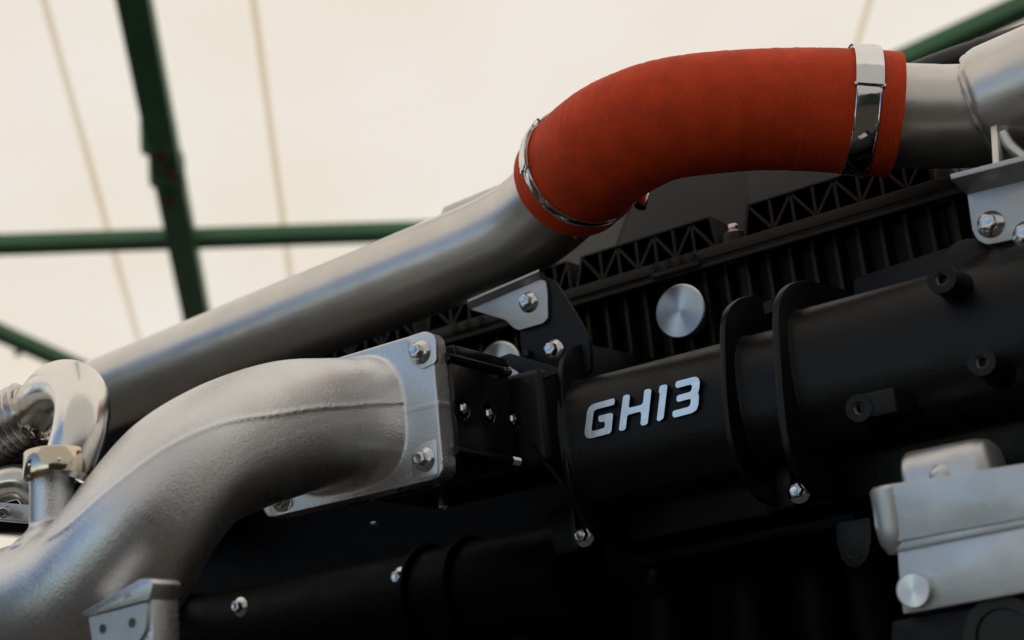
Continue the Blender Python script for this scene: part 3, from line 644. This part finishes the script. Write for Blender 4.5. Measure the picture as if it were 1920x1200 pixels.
def clamp(i, label, r, w, ang0, ang1, scr):
    """worm-drive band clamp round the hose at spline index i; housing spans ang0..ang1"""
    t = (HP[i+1]-HP[i-1]).normalized(); Mx = frame(HP[i], t); o = thing('hose_clamp', HP[i], label, 'hose clamp', 'hose clamps on the red hose')
    def ring(rr, th, ww, a0, a1, seg):
        V, Fc = [], []
        for k in range(seg+1):
            a = a0+(a1-a0)*k/seg
            for q, z in ((rr, -ww/2), (rr+th, -ww/2), (rr+th, ww/2), (rr, ww/2)): V.append(Mx @ Vector((q*math.cos(a), q*math.sin(a), z)))
        for k in range(seg):
            for j in range(4): Fc.append([4*k+j, 4*k+(j+1) % 4, 4*k+4+(j+1) % 4, 4*k+4+j])
        Fc += [[0, 1, 2, 3], [4*seg+3, 4*seg+2, 4*seg+1, 4*seg]]
        return V, Fc
    obj('band', ring(r, 0.0010, w, 0, 2*math.pi, 96), M_chrome, o, bevel=0.0003)
    for s in (-1, 1):
        V = [Mx @ Vector(((r+0.0012)*math.cos(k/96*2*math.pi), (r+0.0012)*math.sin(k/96*2*math.pi), s*(w/2-0.0008))) for k in range(97)]
        obj('band_edge', tube(V, 0.0007, 6, caps=False), M_chrome, o)
    h = obj('bridge', ring(r+0.0032, 0.0012, w*1.12, ang0, ang1, 10), M_chrome, o, bevel=0.0004)
    for a in (ang0, ang1):
        for s in (-1, 1): obj('bridge_pin', lathe([(0.0014, -0.002), (0.0014, 0.002)], 10, Mx @ frame(Vector(((r+0.002)*math.cos(a), (r+0.002)*math.sin(a), s*w*0.56)), Vector((math.cos(a), math.sin(a), 0)))), M_chrome, h)
    a = scr; c = Mx @ Vector(((r+0.008)*math.cos(a), (r+0.008)*math.sin(a), 0)); tg = Mx.to_3x3() @ Vector((-math.sin(a), math.cos(a), 0))
    sc = obj('screw_housing', lathe([(0.0062, -0.012), (0.0066, -0.011), (0.0066, 0.011), (0.0062, 0.012)], 24, frame(c, tg)), M_chrome, o)
    obj('screw_head', lathe([(0.0055, 0.012), (0.0055, 0.019), (0.0045, 0.020), (0, 0.020)], 6, frame(c, tg)), M_chrome, sc, smooth=10)
    return Mx
def ang_of(i, px, py):
    t = (HP[i+1]-HP[i-1]).normalized(); Mi = frame(HP[i], t).inverted()
    v = Mi @ atD(px, py, (HP[i]-C).dot(F)); return math.atan2(v.y, v.x)
iR, iL = HN*7, HN+3
clR = iR-HN*6//40-8
aT = ang_of(clR, 1625, 60)
clamp(clR, 'wide polished band clamp near the right end of the red hose', 0.0613, 0.0235, aT-0.30, aT+1.30, aT-1.7)
aS = ang_of(iL, 1205, 352); aB = ang_of(iL, 985, 300)
clamp(iL, 'narrow polished band clamp round the lower left end of the red hose', 0.0634, 0.012, aB-0.55, aB+0.35, aS)

# ------------------------------------------------------------------ right-hand pipe
rp = thing('outlet_pipe', atD(1840, 215, 1.43), 'silver pipe with a welded wider section right of the red hose', 'pipe')
rpth = [(1650, 213, 1.447), (1690, 217, 1.445), (1760, 219, 1.442), (1830, 216, 1.438), (1900, 205, 1.43)]
obj('tube', tube(spline([tuple(atD(*p)) for p in rpth], 6), [0.0505]*6+[0.0505]*6+[0.0500]*6+[0.0495]*7, 64), M_pipe, rp)
wa, wb_ = atD(1852, 205, 1.432), atD(2120, 95, 1.36)
tw = (wb_-wa).normalized(); Mw = frame(wa, tw)
obj('wide_tube', tube([tuple(wa-tw*0.0), tuple(wa+tw*0.003), tuple(wa+tw*0.010), tuple(wb_)], [0.0555, 0.0585, 0.0600, 0.0605], 64), M_pipe, rp)
ws = [Mw @ Vector(((0.0545+0.0009*math.sin(k*1.9))*math.cos(k/60*2*math.pi), (0.0545+0.0009*math.sin(k*1.9))*math.sin(k/60*2*math.pi), -0.001+0.0008*math.sin(k*0.9))) for k in range(61)]
obj('weld_bead', tube(ws, [0.0026+0.0006*math.sin(k*1.3) for k in range(61)], 8, caps=False), M_pipe, rp)
XG = atD(1868, 270, 1.355).x
obj('gusset', polyX([(1869, 234), (1874, 310), (1930, 386), (1990, 420), (1990, 250), (1905, 236)], XG, -0.0062), M_pipe, rp, bevel=0.0006)
obj('gusset_weld', tube(spline([tuple(atD(1880, 250, 1.375)), tuple(atD(1895, 275, 1.368)), tuple(atD(1925, 300, 1.36))], 5), [0.006]*11, 14), M_pipe, rp)
rbY = 0.190
obj('bracket', polyY([(1813, 362), (1900, 338), (1990, 320), (1990, 430), (1872, 455), (1850, 459), (1832, 450), (1823, 432)], rbY, 0.004, 6), M_brk, rp, bevel=0.0007)
a, b = atY(1811, 366, rbY), atY(1990, 322, rbY)
fl = Vector((-0.0, -0.022, 0.010))
obj('bracket_flange', join(([a, b, b+fl, a+fl+Vector((-0.004, 0, 0)), a+Vector((0, 0.002, 0.004)), b+Vector((0, 0.002, 0.004)), b+fl+Vector((0, 0, 0.005)), a+fl+Vector((-0.004, 0, 0.005))], [[0, 1, 2, 3], [4, 5, 6, 7], [0, 1, 5, 4], [1, 2, 6, 5], [2, 3, 7, 6], [3, 0, 4, 7]])), M_brk, rp, bevel=0.0006)
bolt(rp, atY(1858, 421, rbY), s=1.05, rot=0.1)
bolt(rp, atY(1926, 440, rbY-0.003), s=1.05, rot=0.6)
rs = thing('side_bracket', atY(1900, 560, 0.2), 'black bracket block under the silver tab at the right edge', 'bracket')
obj('plate', polyY([(1868, 458), (1960, 440), (1960, 560), (1910, 560), (1905, 470), (1880, 478), (1878, 560), (1866, 560)], rbY+0.006, 0.01), M_black, rs, bevel=0.0008)
tag(obj('black_pipe', tube(spline([tuple(atD(1660, 160, 1.62)), tuple(atD(1760, 120, 1.60)), tuple(atD(1840, 93, 1.58)), tuple(atD(1925, 66, 1.56)), tuple(atD(2050, 20, 1.54))], 6), [0.0125]*11+[0.0122, 0.0134, 0.0122]+[0.0125]*11, 28), M_rubber), 'black pipe running up behind the wide silver pipe at top right', 'pipe')

# ------------------------------------------------------------------ cast aluminium cover, near right
AY = 0.04
ac = thing('aluminium_cover', atY(1780, 1150, AY), 'pale cast aluminium housing cover at the lower right, nearest the camera', 'cover')
obj('main_plate', polyY([(1681, 1008), (1990, 955), (1990, 1098), (1694, 1151), (1688, 1100)], AY+0.004, 0.06, 3), M_alu, ac, bevel=0.001)
obj('step_strip', polyY([(1680, 1012), (1990, 948), (1990, 974), (1682, 1034)], AY+0.002, 0.05), M_alu, ac, bevel=0.0007)
up_ = [(1640, 990), (1637, 925), (1642, 915), (1655, 910), (1990, 858), (1990, 960), (1682, 1016)]
obj('upper_lip', polyY(up_, AY, 0.055, 5), M_alu, ac, bevel=0.0022, bseg=3)
cc = atY(1670, 975, AY+0.018); 
obj('corner_boss', lathe([(0.0, -0.030), (0.007, -0.029), (0.0118, -0.021), (0.0135, -0.010), (0.0135, 0.020), (0.011, 0.0225), (0, 0.023)], 36, frame(atY(1672, 968, AY+0.0105), (0, 0, 1))), M_alu, ac)
lug0 = atY(1705, 905, AY+0.075); lug1 = atY(1866, 880, AY+0.075)
sec = superell(0.030, 0.028, 2.6, 40)
V, Fc = [], []
zl = atY(1770, 893, AY+0.06).z
for x, s in ((lug0.x, 0.90), (lug0.x+0.003, 0.985), (lug0.x+0.006, 1), (lug1.x-0.012, 1), (lug1.x-0.004, 0.93), (lug1.x, 0.75)):
    V += [Vector((x, AY+0.085+q[0]*s, zl+q[1]*s)) for q in sec]
for i in range(5):
    for k in range(40): Fc.append([i*40+k, i*40+(k+1) % 40, i*40+40+(k+1) % 40, i*40+40+k])
Fc += [list(range(40)), [200+k for k in range(40)]]
obj('rounded_lug', (V, Fc), M_alu, ac, smooth=50)
obj('lug_ball', lathe([(0.0, 0.012), (0.006, 0.0105), (0.010, 0.006), (0.0115, 0), (0.0115, -0.02)], 28, frame(atY(1768, 895, AY+0.062), (0.05, -0.3, 1))), M_alu, ac)
tag(obj('round_plug', lathe([(0.0128, -0.010), (0.0130, -0.001), (0.0122, 0.0), (0.0, 0.0)], 48), M_disc, None, frame(atY(1711, 1107, AY-0.004), NEG_Y), smooth=20), 'small round turned plug at the corner of the aluminium cover', 'plug', 'turned aluminium plugs')
lb = thing('lower_bracket', atY(1800, 1200, 0.03), 'black plate with a round hole below the aluminium cover', 'bracket')
obj('plate', polyY([(1672, 1165), (1990, 1108), (1990, 1300), (1668, 1300)], AY+0.02, 0.03, 8), M_black, lb, bevel=0.0015)
obj('bore_ring', lathe([(0.030, 0), (0.030, 0.003), (0.021, 0.003), (0.020, 0.0), (0.020, 0.0025-0.003), (0, -0.0005)], 40, frame(atY(1885, 1195, AY+0.0195), NEG_Y)), M_dark, lb)
